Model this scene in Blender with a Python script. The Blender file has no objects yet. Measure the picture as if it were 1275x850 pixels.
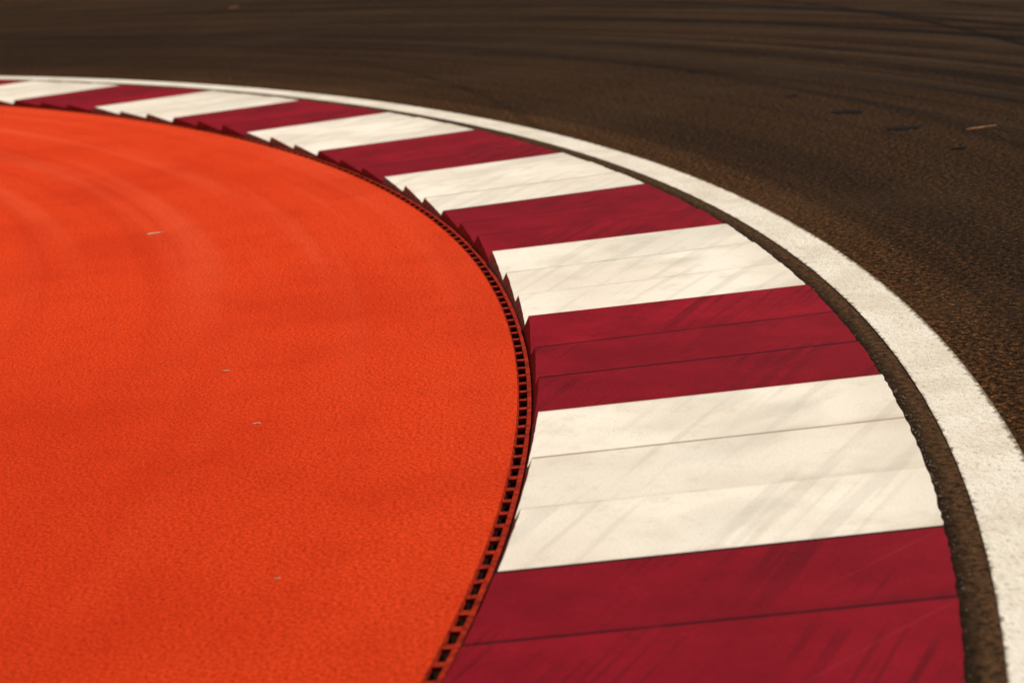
import bpy, math, random
from mathutils import Matrix, Vector
random.seed(4)
S=2.0
PITCH,ROLL,FOC=0.22697,-0.0822,2.72889
CX,CY=-10.42477*S,3.37908*S
RD=10.55593*S
K=[-0.11713,-0.03957,0.03812,0.11083,0.18299,0.25079,0.31951,0.38921,0.45997,0.52848,0.60021,0.66935]
K=[K[0]-0.074*3,K[0]-0.074*2,K[0]-0.074]+K+[K[-1]+0.0705*i for i in range(1,6)]
SKEW=-0.01008
def _o(t): return -1.00702*t*t+0.45422*t**3-0.10005*t**4
def _d(t): return -2.01404*t+1.36266*t*t-0.4002*t**3
def off(ph):
    t=ph-0.35
    T=0.5;L=0.3
    if t>T: return S*(_o(T)+_d(T)*L*(1-math.exp(-(t-T)/L)))
    if t<-T: return S*(_o(-T)-_d(-T)*L*(1-math.exp(-(-t-T)/L)))
    return S*_o(t)
def P(ph,v,z=0.0):
    r=RD+off(ph)+v
    return Vector((CX+r*math.cos(ph),CY+r*math.sin(ph),z))
ARC=21.5
scene=bpy.context.scene
scene.view_settings.view_transform='Standard'
scene.view_settings.look='None'
scene.view_settings.exposure=0
# ---------------------------------------------------------------- materials
class NT:
    def __init__(s,name):
        s.m=bpy.data.materials.new(name);s.m.use_nodes=True
        s.n=s.m.node_tree.nodes;s.l=s.m.node_tree.links
        s.b=s.n["Principled BSDF"]
        s.pos=s.n.new("ShaderNodeNewGeometry").outputs["Position"]
        s.uv=s.uvm("track")
    def uvm(s,name):
        a=s.n.new("ShaderNodeUVMap");a.uv_map=name;return a.outputs[0]
    def set(s,inp,v):
        if isinstance(v,bpy.types.NodeSocket): s.l.new(v,inp)
        elif v is not None: inp.default_value=v
    def math(s,op,a,b=None,c=None,clamp=False):
        n=s.n.new("ShaderNodeMath");n.operation=op;n.use_clamp=clamp
        s.set(n.inputs[0],a);s.set(n.inputs[1],b);s.set(n.inputs[2],c);return n.outputs[0]
    def mapv(s,v,scale=(1,1,1),rot=(0,0,0),loc=(0,0,0)):
        if any(rot):
            n=s.n.new("ShaderNodeMapping");s.l.new(v,n.inputs[0]);n.inputs["Rotation"].default_value=rot
            v=n.outputs[0]
        n=s.n.new("ShaderNodeMapping");s.l.new(v,n.inputs[0])
        n.inputs["Location"].default_value=loc;n.inputs["Scale"].default_value=scale
        return n.outputs[0]
    def noise(s,v,scale,detail=2,rough=.5,dist=0):
        n=s.n.new("ShaderNodeTexNoise");s.l.new(v,n.inputs["Vector"])
        n.inputs["Scale"].default_value=scale;n.inputs["Detail"].default_value=detail
        n.inputs["Roughness"].default_value=rough;n.inputs["Distortion"].default_value=dist
        return n.outputs["Fac"]
    def ss(s,x,a,b,lo=0.,hi=1.):
        n=s.n.new("ShaderNodeMapRange");n.interpolation_type='SMOOTHSTEP'
        s.set(n.inputs[0],x);n.inputs[1].default_value=a;n.inputs[2].default_value=b
        s.set(n.inputs[3],lo);s.set(n.inputs[4],hi);return n.outputs[0]
    def mix(s,f,a,b,mode='MIX'):
        n=s.n.new("ShaderNodeMix");n.data_type='RGBA';n.blend_type=mode
        s.set(n.inputs[0],f)
        for i,c in((6,a),(7,b)):
            if isinstance(c,tuple): c=(*c,1)
            s.set(n.inputs[i],c)
        return n.outputs[2]
    def sep(s,v):
        n=s.n.new("ShaderNodeSeparateXYZ");s.l.new(v,n.inputs[0]);return n.outputs
    def rnd(s):
        return s.n.new("ShaderNodeObjectInfo").outputs["Random"]
    def bump(s,h,st,dist):
        n=s.n.new("ShaderNodeBump");n.inputs["Strength"].default_value=st;n.inputs["Distance"].default_value=dist
        s.l.new(h,n.inputs["Height"]);s.l.new(n.outputs[0],s.b.inputs["Normal"])
    def fin(s,col,rough=.85,spec=.15):
        s.set(s.b.inputs["Base Color"],col if not isinstance(col,tuple) else (*col,1))
        s.set(s.b.inputs["Roughness"],rough);s.b.inputs["Specular IOR Level"].default_value=spec
        return s.m

def m_asphalt():
    t=NT("asphalt")
    g=t.noise(t.pos,36,5,.88)
    g2=t.noise(t.pos,85,3,.85)
    base=t.mix(t.ss(g,.43,.60),(.005,.0027,.0012),(.084,.039,.014))
    sp=t.ss(t.math('ADD',t.math('MULTIPLY',g,.5),t.math('MULTIPLY',g2,.5)),.55,.61)
    base=t.mix(t.math('MULTIPLY',sp,.85),base,(.46,.20,.065))
    u,v,_=t.sep(t.uv)
    b1=t.noise(t.mapv(t.uv,(.05,1.0,1)),1.3,3,.55)
    b2=t.noise(t.mapv(t.uv,(.035,5.0,1),loc=(3,0,0)),1.5,3,.6)
    b3=t.noise(t.mapv(t.uv,(.06,2.0,1),loc=(7,0,0)),1.5,3,.55)
    b4=t.noise(t.mapv(t.uv,(.03,1.6,1),loc=(1,5,0)),1.5,3,.6)
    cl=t.noise(t.pos,.5,4,.6)
    dark=(.0085,.0052,.003)
    far=t.ss(v,2.6,6.0)
    base=t.mix(t.ss(b1,.38,.62,0,.32),base,dark)
    base=t.mix(t.math('MULTIPLY',t.ss(b4,.49,.59,0,.60),t.ss(v,2.0,5.0,.35,1)),base,dark)
    base=t.mix(t.math('MULTIPLY',far,t.ss(b3,.5,.66,0,.22)),base,(.13,.085,.047))
    base=t.mix(t.ss(b2,.5,.62,0.,t.math('ADD',t.math('MULTIPLY',far,.35),.20)),base,dark)
    base=t.mix(t.ss(cl,.45,.7,0,.16),base,(.10,.058,.028))
    for a0,b0,w,st in((2.05,.49,.05,.9),(3.3,.47,.05,.7),(-.8,.30,.03,.35),(5.2,.22,.08,.8),(8.3,-.12,.09,.7),(6.2,.05,.08,.7),(3.0,.10,.08,.4)):
        d=t.math('ABSOLUTE',t.math('SUBTRACT',v,t.math('ADD',t.math('MULTIPLY',u,b0),a0)))
        d=t.math('ADD',d,t.math('MULTIPLY',t.noise(t.mapv(t.uv,(.4,6,1)),2,2),.12))
        base=t.mix(t.ss(d,w+.09,w*.5+.04,0,st),base,(.005,.0035,.0025))
    dust=t.ss(v,1.6,2.2,.45,0)
    base=t.mix(dust,base,t.mix(1,base,(2.3,2.0,1.6),'MULTIPLY'))
    gap=t.ss(v,1.42,1.40)
    base=t.mix(gap,base,t.mix(t.ss(g,.36,.64),(.014,.007,.004),(.17,.085,.036)))
    jn=t.math('ADD',v,t.math('MULTIPLY',t.noise(t.pos,22,4,.7),.08))
    base=t.mix(t.ss(jn,1.325,1.40,.88,0),base,(.011,.006,.0035))
    t.bump(t.math('ADD',g,g2),1.0,.011)
    return t.fin(base,.95,.03)
def m_orange():
    t=NT("orange_paint")
    u,v,_=t.sep(t.uv)
    g=t.noise(t.pos,75,5,.84);big=t.noise(t.pos,.7,4,.6);mid=t.noise(t.pos,26,4,.75);mot=t.noise(t.pos,4,5,.7)
    col=t.mix(t.ss(g,.36,.60),(.55,.021,.003),(.98,.080,.015))
    col=t.mix(t.ss(mot,.48,.72,0,.18),col,(.52,.020,.003))
    arcs=t.noise(t.mapv(t.uv,(.06,2.1,1)),1.4,4,.6)
    near=t.ss(u,1.0,7.0,.15,1)
    col=t.mix(t.math('MULTIPLY',near,t.ss(arcs,.45,.70,0,.30)),col,(1.,.16,.065))
    arc2=t.noise(t.mapv(t.uv,(.05,2.6,1),loc=(5,2,0)),1.4,4,.6)
    col=t.mix(t.math('MULTIPLY',t.ss(u,-1,8,.35,1),t.ss(arc2,.44,.68,0,.24)),col,(.54,.022,.004))
    col=t.mix(t.ss(big,.42,.68,0,.26),col,(.52,.021,.003))
    deepen=t.math('MULTIPLY',t.ss(u,4.0,-1.2),t.ss(v,-.1,-1.8))  # deeper orange towards the near, inner part of the run-off
    col=t.mix(t.math('MULTIPLY',deepen,.30),col,(.50,.017,.003))
    pit=t.ss(t.noise(t.pos,55,5,.84),.33,.43,.75,0)
    col=t.mix(pit,col,(.22,.010,.003))
    sc=t.ss(t.noise(t.pos,65,4,.82,.3),.65,.71,0,.5)
    col=t.mix(sc,col,(1.,.22,.09))
    t.bump(t.math('ADD',g,mid),.85,.010)
    return t.fin(col,.95,.03)
def scuffs(t,ang,sx,sc,a,b,lo=0,hi=1,sy=.35):
    n=t.noise(t.mapv(t.pos,(sx,sy,1),rot=(0,0,math.radians(ang))),sc,3,.55)
    return t.ss(n,a,b,lo,hi)
def seam(t,col,seam_col,st,st0):
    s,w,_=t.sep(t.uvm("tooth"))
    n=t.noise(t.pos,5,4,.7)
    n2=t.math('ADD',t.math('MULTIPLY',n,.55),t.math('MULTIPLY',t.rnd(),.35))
    k=t.math('MULTIPLY',t.ss(s,.960,.984),t.ss(n2,.34,.56,st0,st))  # thin darker line along each tooth's crest edge
    col=t.mix(k,col,seam_col)
    k2=t.math('MULTIPLY',t.ss(s,.0,.18,1,0),t.ss(n,.35,.65,.05,.3))  # colour darkens towards each tooth's low end
    return t.mix(k2,col,seam_col)
def m_red():
    t=NT("crimson_kerb_paint")
    s,w,_=t.sep(t.uvm("tooth"))
    g=t.noise(t.pos,80,4,.85);big=t.noise(t.pos,3.0,5,.65);sm=t.noise(t.pos,11,5,.7)
    col=t.mix(t.ss(big,.3,.7),(.215,.0030,.010),(.315,.0060,.0165))
    col=t.mix(t.ss(sm,.5,.72,0,.35),col,(.13,.0028,.008))
    col=t.mix(t.math('MULTIPLY',t.rnd(),.5),col,(.16,.0030,.009))
    side=t.ss(w,.72,.3)
    patch=t.math('MULTIPLY',t.ss(t.noise(t.pos,.9,2),.44,.56),side)
    k=t.math('MULTIPLY',scuffs(t,24,11,2.0,.51,.60,sy=.22),patch)
    col=t.mix(t.math('MULTIPLY',k,.50),col,(.060,.0022,.005))
    k=t.math('MULTIPLY',scuffs(t,27,32,1.8,.54,.62,0,.5,.2),t.ss(t.noise(t.pos,1.3,2),.49,.60))
    col=t.mix(k,col,(.06,.0025,.005))
    col=t.mix(scuffs(t,45,14,1.6,.68,.76,0,.2),col,(.42,.04,.06))
    col=t.mix(t.ss(g,.42,.28,0,.65),col,(.07,.0025,.005))
    col=t.mix(t.ss(g,.60,.72,0,.40),col,(.5,.05,.06))
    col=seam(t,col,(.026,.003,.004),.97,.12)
    t.bump(g,.5,.005)
    return t.fin(col,.8,.05)
def m_white():
    t=NT("white_kerb_paint")
    s,w,_=t.sep(t.uvm("tooth"))
    g=t.noise(t.pos,80,4,.85);big=t.noise(t.pos,1.6,3,.5);bl=t.noise(t.pos,9,6,.75);bl2=t.noise(t.pos,3.2,5,.6)
    col=t.mix(t.ss(big,.35,.68),(.95,.86,.72),(.84,.74,.60))
    r=t.rnd()
    col=t.mix(t.math('MULTIPLY',t.ss(r,.3,1),.34),col,(.70,.61,.49))
    col=t.mix(t.ss(bl2,.50,.72,0,.26),col,(.62,.53,.41))
    col=t.mix(t.math('MULTIPLY',scuffs(t,50,1.3,1.3,.52,.57,0,.30),t.ss(w,.8,.3)),col,(.50,.46,.40))
    col=t.mix(scuffs(t,27,9,1.7,.53,.66,0,.26),col,(.50,.44,.37))
    col=t.mix(t.ss(bl,.52,.70,0,.30),col,(.58,.48,.36))
    col=t.mix(t.ss(w,.22,0,0,.22),col,(.50,.41,.30))
    col=t.mix(t.ss(g,.42,.28,0,.6),col,(.40,.32,.23))
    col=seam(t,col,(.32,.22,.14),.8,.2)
    t.bump(g,.45,.005)
    return t.fin(col,.82,.06)
def m_side(name,a,b):
    t=NT(name)
    g=t.noise(t.pos,30,4,.7)
    return t.fin(t.mix(t.ss(g,.3,.7),a,b),.9,.05)
def m_line():
    t=NT("white_road_paint")
    g=t.noise(t.pos,42,4,.85);big=t.noise(t.pos,3,4,.6)
    col=t.mix(t.ss(big,.35,.7),(.95,.86,.72),(.80,.70,.55))
    col=t.mix(t.ss(g,.46,.35,0,.65),col,(.45,.32,.20))
    u,v,_=t.sep(t.uv)
    nz=t.math('MULTIPLY',t.math('SUBTRACT',t.noise(t.pos,26,5,.75),.5),.08)
    e=t.math('ADD',v,nz)
    col=t.mix(t.ss(e,1.383,1.397,.85,0),col,(.12,.07,.035))
    col=t.mix(t.ss(e,1.582,1.598,0,.85),col,(.12,.07,.035))
    t.bump(g,1.0,.011)
    return t.fin(col,.88,.05)
def m_simple(name,a,b,sc,rough=.9,spec=.05):
    t=NT(name);g=t.noise(t.pos,sc,4,.7)
    t.bump(g,.4,.004)
    return t.fin(t.mix(t.ss(g,.3,.7),a,b),rough,spec)
ASPH,ORG,RED,WHT,LINE=m_asphalt(),m_orange(),m_red(),m_white(),m_line()
SIDE=m_side("stained_red_side",(.34,.018,.010),(.60,.045,.016))
SIDEW=m_side("stained_cream_side",(.45,.08,.035),(.68,.24,.12))
GRATE=m_simple("dusty_rust_iron",(.13,.009,.004),(.48,.030,.008),30)
DARK=m_simple("dark_channel",(.010,.005,.004),(.025,.010,.006),30)
EARTH=m_simple("dry_earth",(.10,.07,.04),(.16,.11,.07),4)
RUB=m_simple("black_rubber",(.004,.003,.002),(.012,.008,.006),50)
TAN=m_simple("tan_debris",(.30,.13,.06),(.48,.24,.12),50)
CONC=m_simple("brown_grey_concrete",(.12,.08,.05),(.36,.29,.20),80)
CHIP=m_simple("pale_stone",(.55,.30,.18),(.75,.48,.32),80)
# ---------------------------------------------------------------- builders
def link(o,parent=None):
    bpy.context.collection.objects.link(o)
    if parent: o.parent=parent
    return o
def mk(name,verts,faces,uvs,mats,fm=None,origin=(0,0,0),tooth=None):
    o0=Vector(origin)
    me=bpy.data.meshes.new(name)
    me.from_pydata([tuple(Vector(v)-o0) for v in verts],[],faces);me.update()
    for m in mats: me.materials.append(m)
    for nm,src in(("track",uvs),("tooth",tooth)):
        if src:
            uvl=me.uv_layers.new(name=nm)
            for lp in me.loops: uvl.data[lp.index].uv=src[lp.vertex_index]
    if fm:
        for i,x in enumerate(fm): me.polygons[i].material_index=x
    o=bpy.data.objects.new(name,me);o.location=o0
    return o
def sheet(name,phis,vs,z,mat):
    V=[];U=[];F=[];n=len(vs)
    for ph in phis:
        for v in vs:
            V.append(P(ph,v,z));U.append((ph*ARC,v))
    for i in range(len(phis)-1):
        for j in range(n-1):
            a=i*n+j;F.append((a,a+1,a+1+n,a+n))
    o=mk(name,V,F,U,[mat]);link(o);o["kind"]="structure";return o
def frange(a,b,n): return [a+(b-a)*i/n for i in range(n+1)]
PH=frange(-1.0,2.1,420)
gr=mk("ground",[(-400,-400,-.16),(400,-400,-.16),(400,400,-.16),(-400,400,-.16)],[(0,1,2,3)],None,[EARTH]);link(gr);gr["kind"]="structure"
sheet("racetrack_road",PH,[1.286,1.33,1.36,1.4,1.6,2,3,4,6,8,10,12,14,16],0,ASPH)
sheet("road_edge_line",PH,[1.388,1.46,1.53,1.600],.004,LINE)
sheet("runoff_pavement",PH,[-15,-12,-9,-6,-4,-3,-2,-1,-.5,-.2,-.024],0,ORG)
# kerb sections
def zc(w,crest):
    return (.012+.033*w) if crest else (.005+.007*w)
VO,VI=1.29,.028
def ramp(a,b,white,org,rs):
    NU,NV=14,16
    a+=0.00003;b-=0.00003
    V=[];U=[];T=[];F=[];M=[];PV=[]
    rr=random.Random(rs)
    hk=rr.uniform(.75,1.2)
    dv=rr.uniform(-.004,.004)
    for i in range(NU+1):
        s=i/NU
        for j in range(NV+1):
            w=j/NV
            ph=a+(b-a)*s+SKEW*w
            z=zc(w,0)+(zc(w,1)*hk-zc(w,0))*s
            vi=VI+.008+dv+.55*z
            v=VO+(vi-VO)*w
            if j==0: v+=rr.uniform(-.003,.003)
            if j==NV: v+=rr.uniform(-.001,.001)
            V.append(P(ph,v,z));U.append((ph*ARC,v));T.append((s,w));PV.append(ph)
    n=NV+1;top=len(V)
    for i in range(NU):
        for j in range(NV):
            q=i*n+j;F.append((q,q+n,q+n+1,q+1));M.append(0)
    per=[j for j in range(n)]+[i*n+NV for i in range(1,NU+1)]+[NU*n+j for j in range(NV-1,-1,-1)]+[i*n for i in range(NU-1,0,-1)]
    for q in per:
        p=V[q]
        if q%n==NV: V.append(P(PV[q],VI,-.014))
        else: V.append(Vector((p.x,p.y,-.12)))
        U.append(U[q]);T.append((.5,T[q][1]))
    L=len(per)
    for k in range(L):
        k2=(k+1)%L
        F.append((per[k],per[k2],top+k2,top+k))
        q0,q1=per[k],per[k2]
        M.append(1 if (q0%n==NV and q1%n==NV) else 0)
    F.append(tuple(top+k for k in range(L)));M.append(1)
    return mk("sawtooth_ramp",V,F,U,[WHT,SIDEW] if white else [RED,SIDE],M,origin=org,tooth=T)
def section(k):
    a,b=K[k],K[k+1]
    white=(k%2==0)
    org=P((a+b)/2,(VO+VI)/2,0)
    e=bpy.data.objects.new("rumble_strip_section",None);e.location=org;e.empty_display_size=.3;link(e)
    e["category"]="rumble strip";e["group"]="painted sections of the corner rumble strip"
    e["label"]=("cream white sawtooth rumble strip section beside the orange run-off" if white else "dark crimson sawtooth rumble strip section with tyre scuffs by the track")
    for i in range(3):
        o=ramp(a+(b-a)*i/3,a+(b-a)*(i+1)/3,white,org,k*10+i)
        link(o,e);o.location=(0,0,0)
for k in range(len(K)-1): section(k)
# drain
GA,GB=-.36,1.05;NS=20;NH=12
def bars(a,b):
    V=[];F=[]
    def box(p0,p1,v0,v1,z0,z1):
        s=len(V)
        for z in(z0,z1):
            for ph,v in((p0,v0),(p1,v0),(p1,v1),(p0,v1)): V.append(P(ph,v,z))
        for f in((0,1,2,3),(7,6,5,4),(0,4,5,1),(1,5,6,2),(2,6,7,3),(3,7,4,0)):F.append(tuple(s+i for i in f))
    d=(b-a)/NH
    rr=random.Random(int((a+5)*1000))
    for i in range(NH):
        p0=a+d*i+.00001;p1=a+d*(i+1)-.00001
        box(p0,p1,-.023,-.019+rr.uniform(-.001,.001),-.014,.000)
        box(p0,p1,.011+rr.uniform(-.001,.001),.0265,-.014,-.001)
        q=rr.uniform(-.03,.03)
        box(p0+d*.03,p0+d*(.29+q),-.0175,.0095,-.016,-.004)
    return V,F
for s in range(NS):
    a=GA+(GB-GA)*s/NS;b=GA+(GB-GA)*(s+1)/NS
    org=P((a+b)/2,.003,-.1)
    e=bpy.data.objects.new("drain_section",None);e.location=org;e.empty_display_size=.2;link(e)
    e["category"]="drain";e["group"]="slotted drain sections along the kerb"
    e["label"]="narrow slotted drain with rust orange grate beside the kerb"
    V,F=bars(a,b)
    o=mk("grate",V,F,[(0,0)]*len(V),[GRATE],origin=org);link(o,e);o.location=(0,0,0)
    V=[];F=[];NN=10
    for i in range(NN+1):
        ph=a+(b-a)*i/NN
        V+=[P(ph,-.0235,-.002),P(ph,-.022,-.06),P(ph,.025,-.06),P(ph,.027,-.005)]
    for i in range(NN):
        for j in range(3):
            q=i*4+j;F.append((q,q+1,q+5,q+4))
    o=mk("channel",V,F,[(0,0)]*len(V),[DARK],origin=org);link(o,e);o.location=(0,0,0)
# ---------------------------------------------------------------- debris
import bmesh
def pebble(V,F,c,sx,sy,sz,rot,rr):
    bm=bmesh.new();bmesh.ops.create_icosphere(bm,subdivisions=1,radius=1)
    s=len(V);ca,sa=math.cos(rot),math.sin(rot)
    for v in bm.verts:
        k=1+rr.uniform(-.3,.3)
        x,y,z=v.co.x*sx*k,v.co.y*sy*k,v.co.z*sz*k
        V.append(Vector((c[0]+x*ca-y*sa,c[1]+x*sa+y*ca,c[2]+z+sz*.6)))
    for f in bm.faces:F.append(tuple(s+v.index for v in f.verts))
    bm.free()
def lump(name,c,n,L,W,H,ang,mat,label,cat,group,seed):
    rr=random.Random(seed);V=[];F=[]
    for i in range(n):
        t=(i/(n-1)-.5) if n>1 else 0
        x=t*L*.6;y=rr.uniform(-.12,.12)*W
        pebble(V,F,(c[0]+x*math.cos(ang)-y*math.sin(ang),c[1]+x*math.sin(ang)+y*math.cos(ang),c[2]),L/n,W*.5*(1-abs(t)*.6),H*.5,ang+rr.uniform(-.2,.2),rr)
    o=mk(name,V,F,None,[mat],origin=c);link(o)
    o["label"]=label;o["category"]=cat;o["group"]=group
for i,(ph,v,L,W) in enumerate(((.457,3.956,.06,.08),(.3724,3.579,.08,.10),(.3275,3.413,.17,.22),(.2879,3.316,.17,.20),(.2471,3.201,.08,.08))):
    lump("rubber_scrap",P(ph,v,0),3,L,W,.010,-.1,RUB,"flat black tyre rubber scrap lying on the asphalt","rubber scrap","tyre rubber scraps on the track",i)
lump("dry_strip",P(.2737,3.675,0),3,.18,.035,.008,.35,TAN,"pale tan torn strip lying on the dark asphalt","debris","pale debris on the ground",20)
lump("dry_leaf",P(.929,8.53,0),3,.12,.07,.02,.1,TAN,"small orange dry leaf lying on the dark asphalt","leaf","dry leaves on the track",21)
for i,(x,y,L,W) in enumerate(((-1.93,12.04,.07,.05),(-1.15,8.55,.022,.02),(-.945,7.68,.022,.02),(-.72,5.92,.014,.010))):
    lump("stone_chip",Vector((x,y,0)),2,L,W,.006,.2,CHIP,"tiny pale stone chip lying on the orange run-off","stone","stone chips on the run-off",40+i)
rr=random.Random(9);V=[];F=[]
for i in range(260):
    ph=rr.gauss(.0,.035);v=1.298+abs(rr.gauss(0,.014))
    if rr.random()<.4: ph=rr.uniform(-.3,.8)
    s=rr.uniform(.0015,.0055)
    pebble(V,F,P(ph,v,0),s,s*rr.uniform(.5,1),s*.6,rr.uniform(0,3),rr)
o=mk("concrete_rubble",V,F,None,[CONC]);link(o);o["kind"]="stuff";o["label"]="crumbled concrete bits along the kerb joint";o["category"]="rubble"
V=[];F=[]
for i in range(500):
    ph=rr.uniform(-.2,.9);v=1.62+abs(rr.gauss(0,2.0))
    s=rr.uniform(.002,.005)
    pebble(V,F,P(ph,v,0),s*rr.uniform(1,2.2),s,s*.6,rr.uniform(0,3),rr)
o=mk("rubber_crumbs",V,F,None,[RUB]);link(o);o["kind"]="stuff";o["label"]="fine black rubber crumbs scattered over the asphalt";o["category"]="rubber crumbs"
# ---------------------------------------------------------------- camera
c,s_=math.cos(ROLL),math.sin(ROLL)
f=Vector((0,math.cos(PITCH),-math.sin(PITCH)));u=Vector((0,math.sin(PITCH),math.cos(PITCH)));r=Vector((1,0,0))
r2=r*c+u*s_;u2=-r*s_+u*c
cam=bpy.data.cameras.new("camera");co=bpy.data.objects.new("camera",cam);link(co)
co.matrix_world=Matrix(((r2.x,u2.x,-f.x,0),(r2.y,u2.y,-f.y,0),(r2.z,u2.z,-f.z,S),(0,0,0,1)))
cam.sensor_width=36;cam.lens=36*FOC*1000/1275;cam.clip_end=2000;cam.clip_start=.05
cam.dof.use_dof=True;cam.dof.focus_distance=8.4;cam.dof.aperture_fstop=2.9
scene.camera=co
# ---------------------------------------------------------------- light
EL=math.radians(48);dx,dy=.80,.60
az=math.atan2(dx,dy)
L=bpy.data.lights.new("sun",'SUN');L.energy=4.25;L.angle=math.radians(.5);L.color=(1,.92,.79)
lo=bpy.data.objects.new("sun",L);link(lo)
d=Vector((math.sin(az)*math.cos(EL),math.cos(az)*math.cos(EL),math.sin(EL)))
lo.rotation_euler=d.to_track_quat('Z','Y').to_euler()
w=bpy.data.worlds.new("World");scene.world=w;w.use_nodes=True
sk=w.node_tree.nodes.new("ShaderNodeTexSky");sk.sky_type='NISHITA';sk.sun_disc=False
sk.sun_elevation=EL;sk.sun_rotation=az
bg=w.node_tree.nodes["Background"];bg.inputs[1].default_value=.055
w.node_tree.links.new(sk.outputs[0],bg.inputs[0])
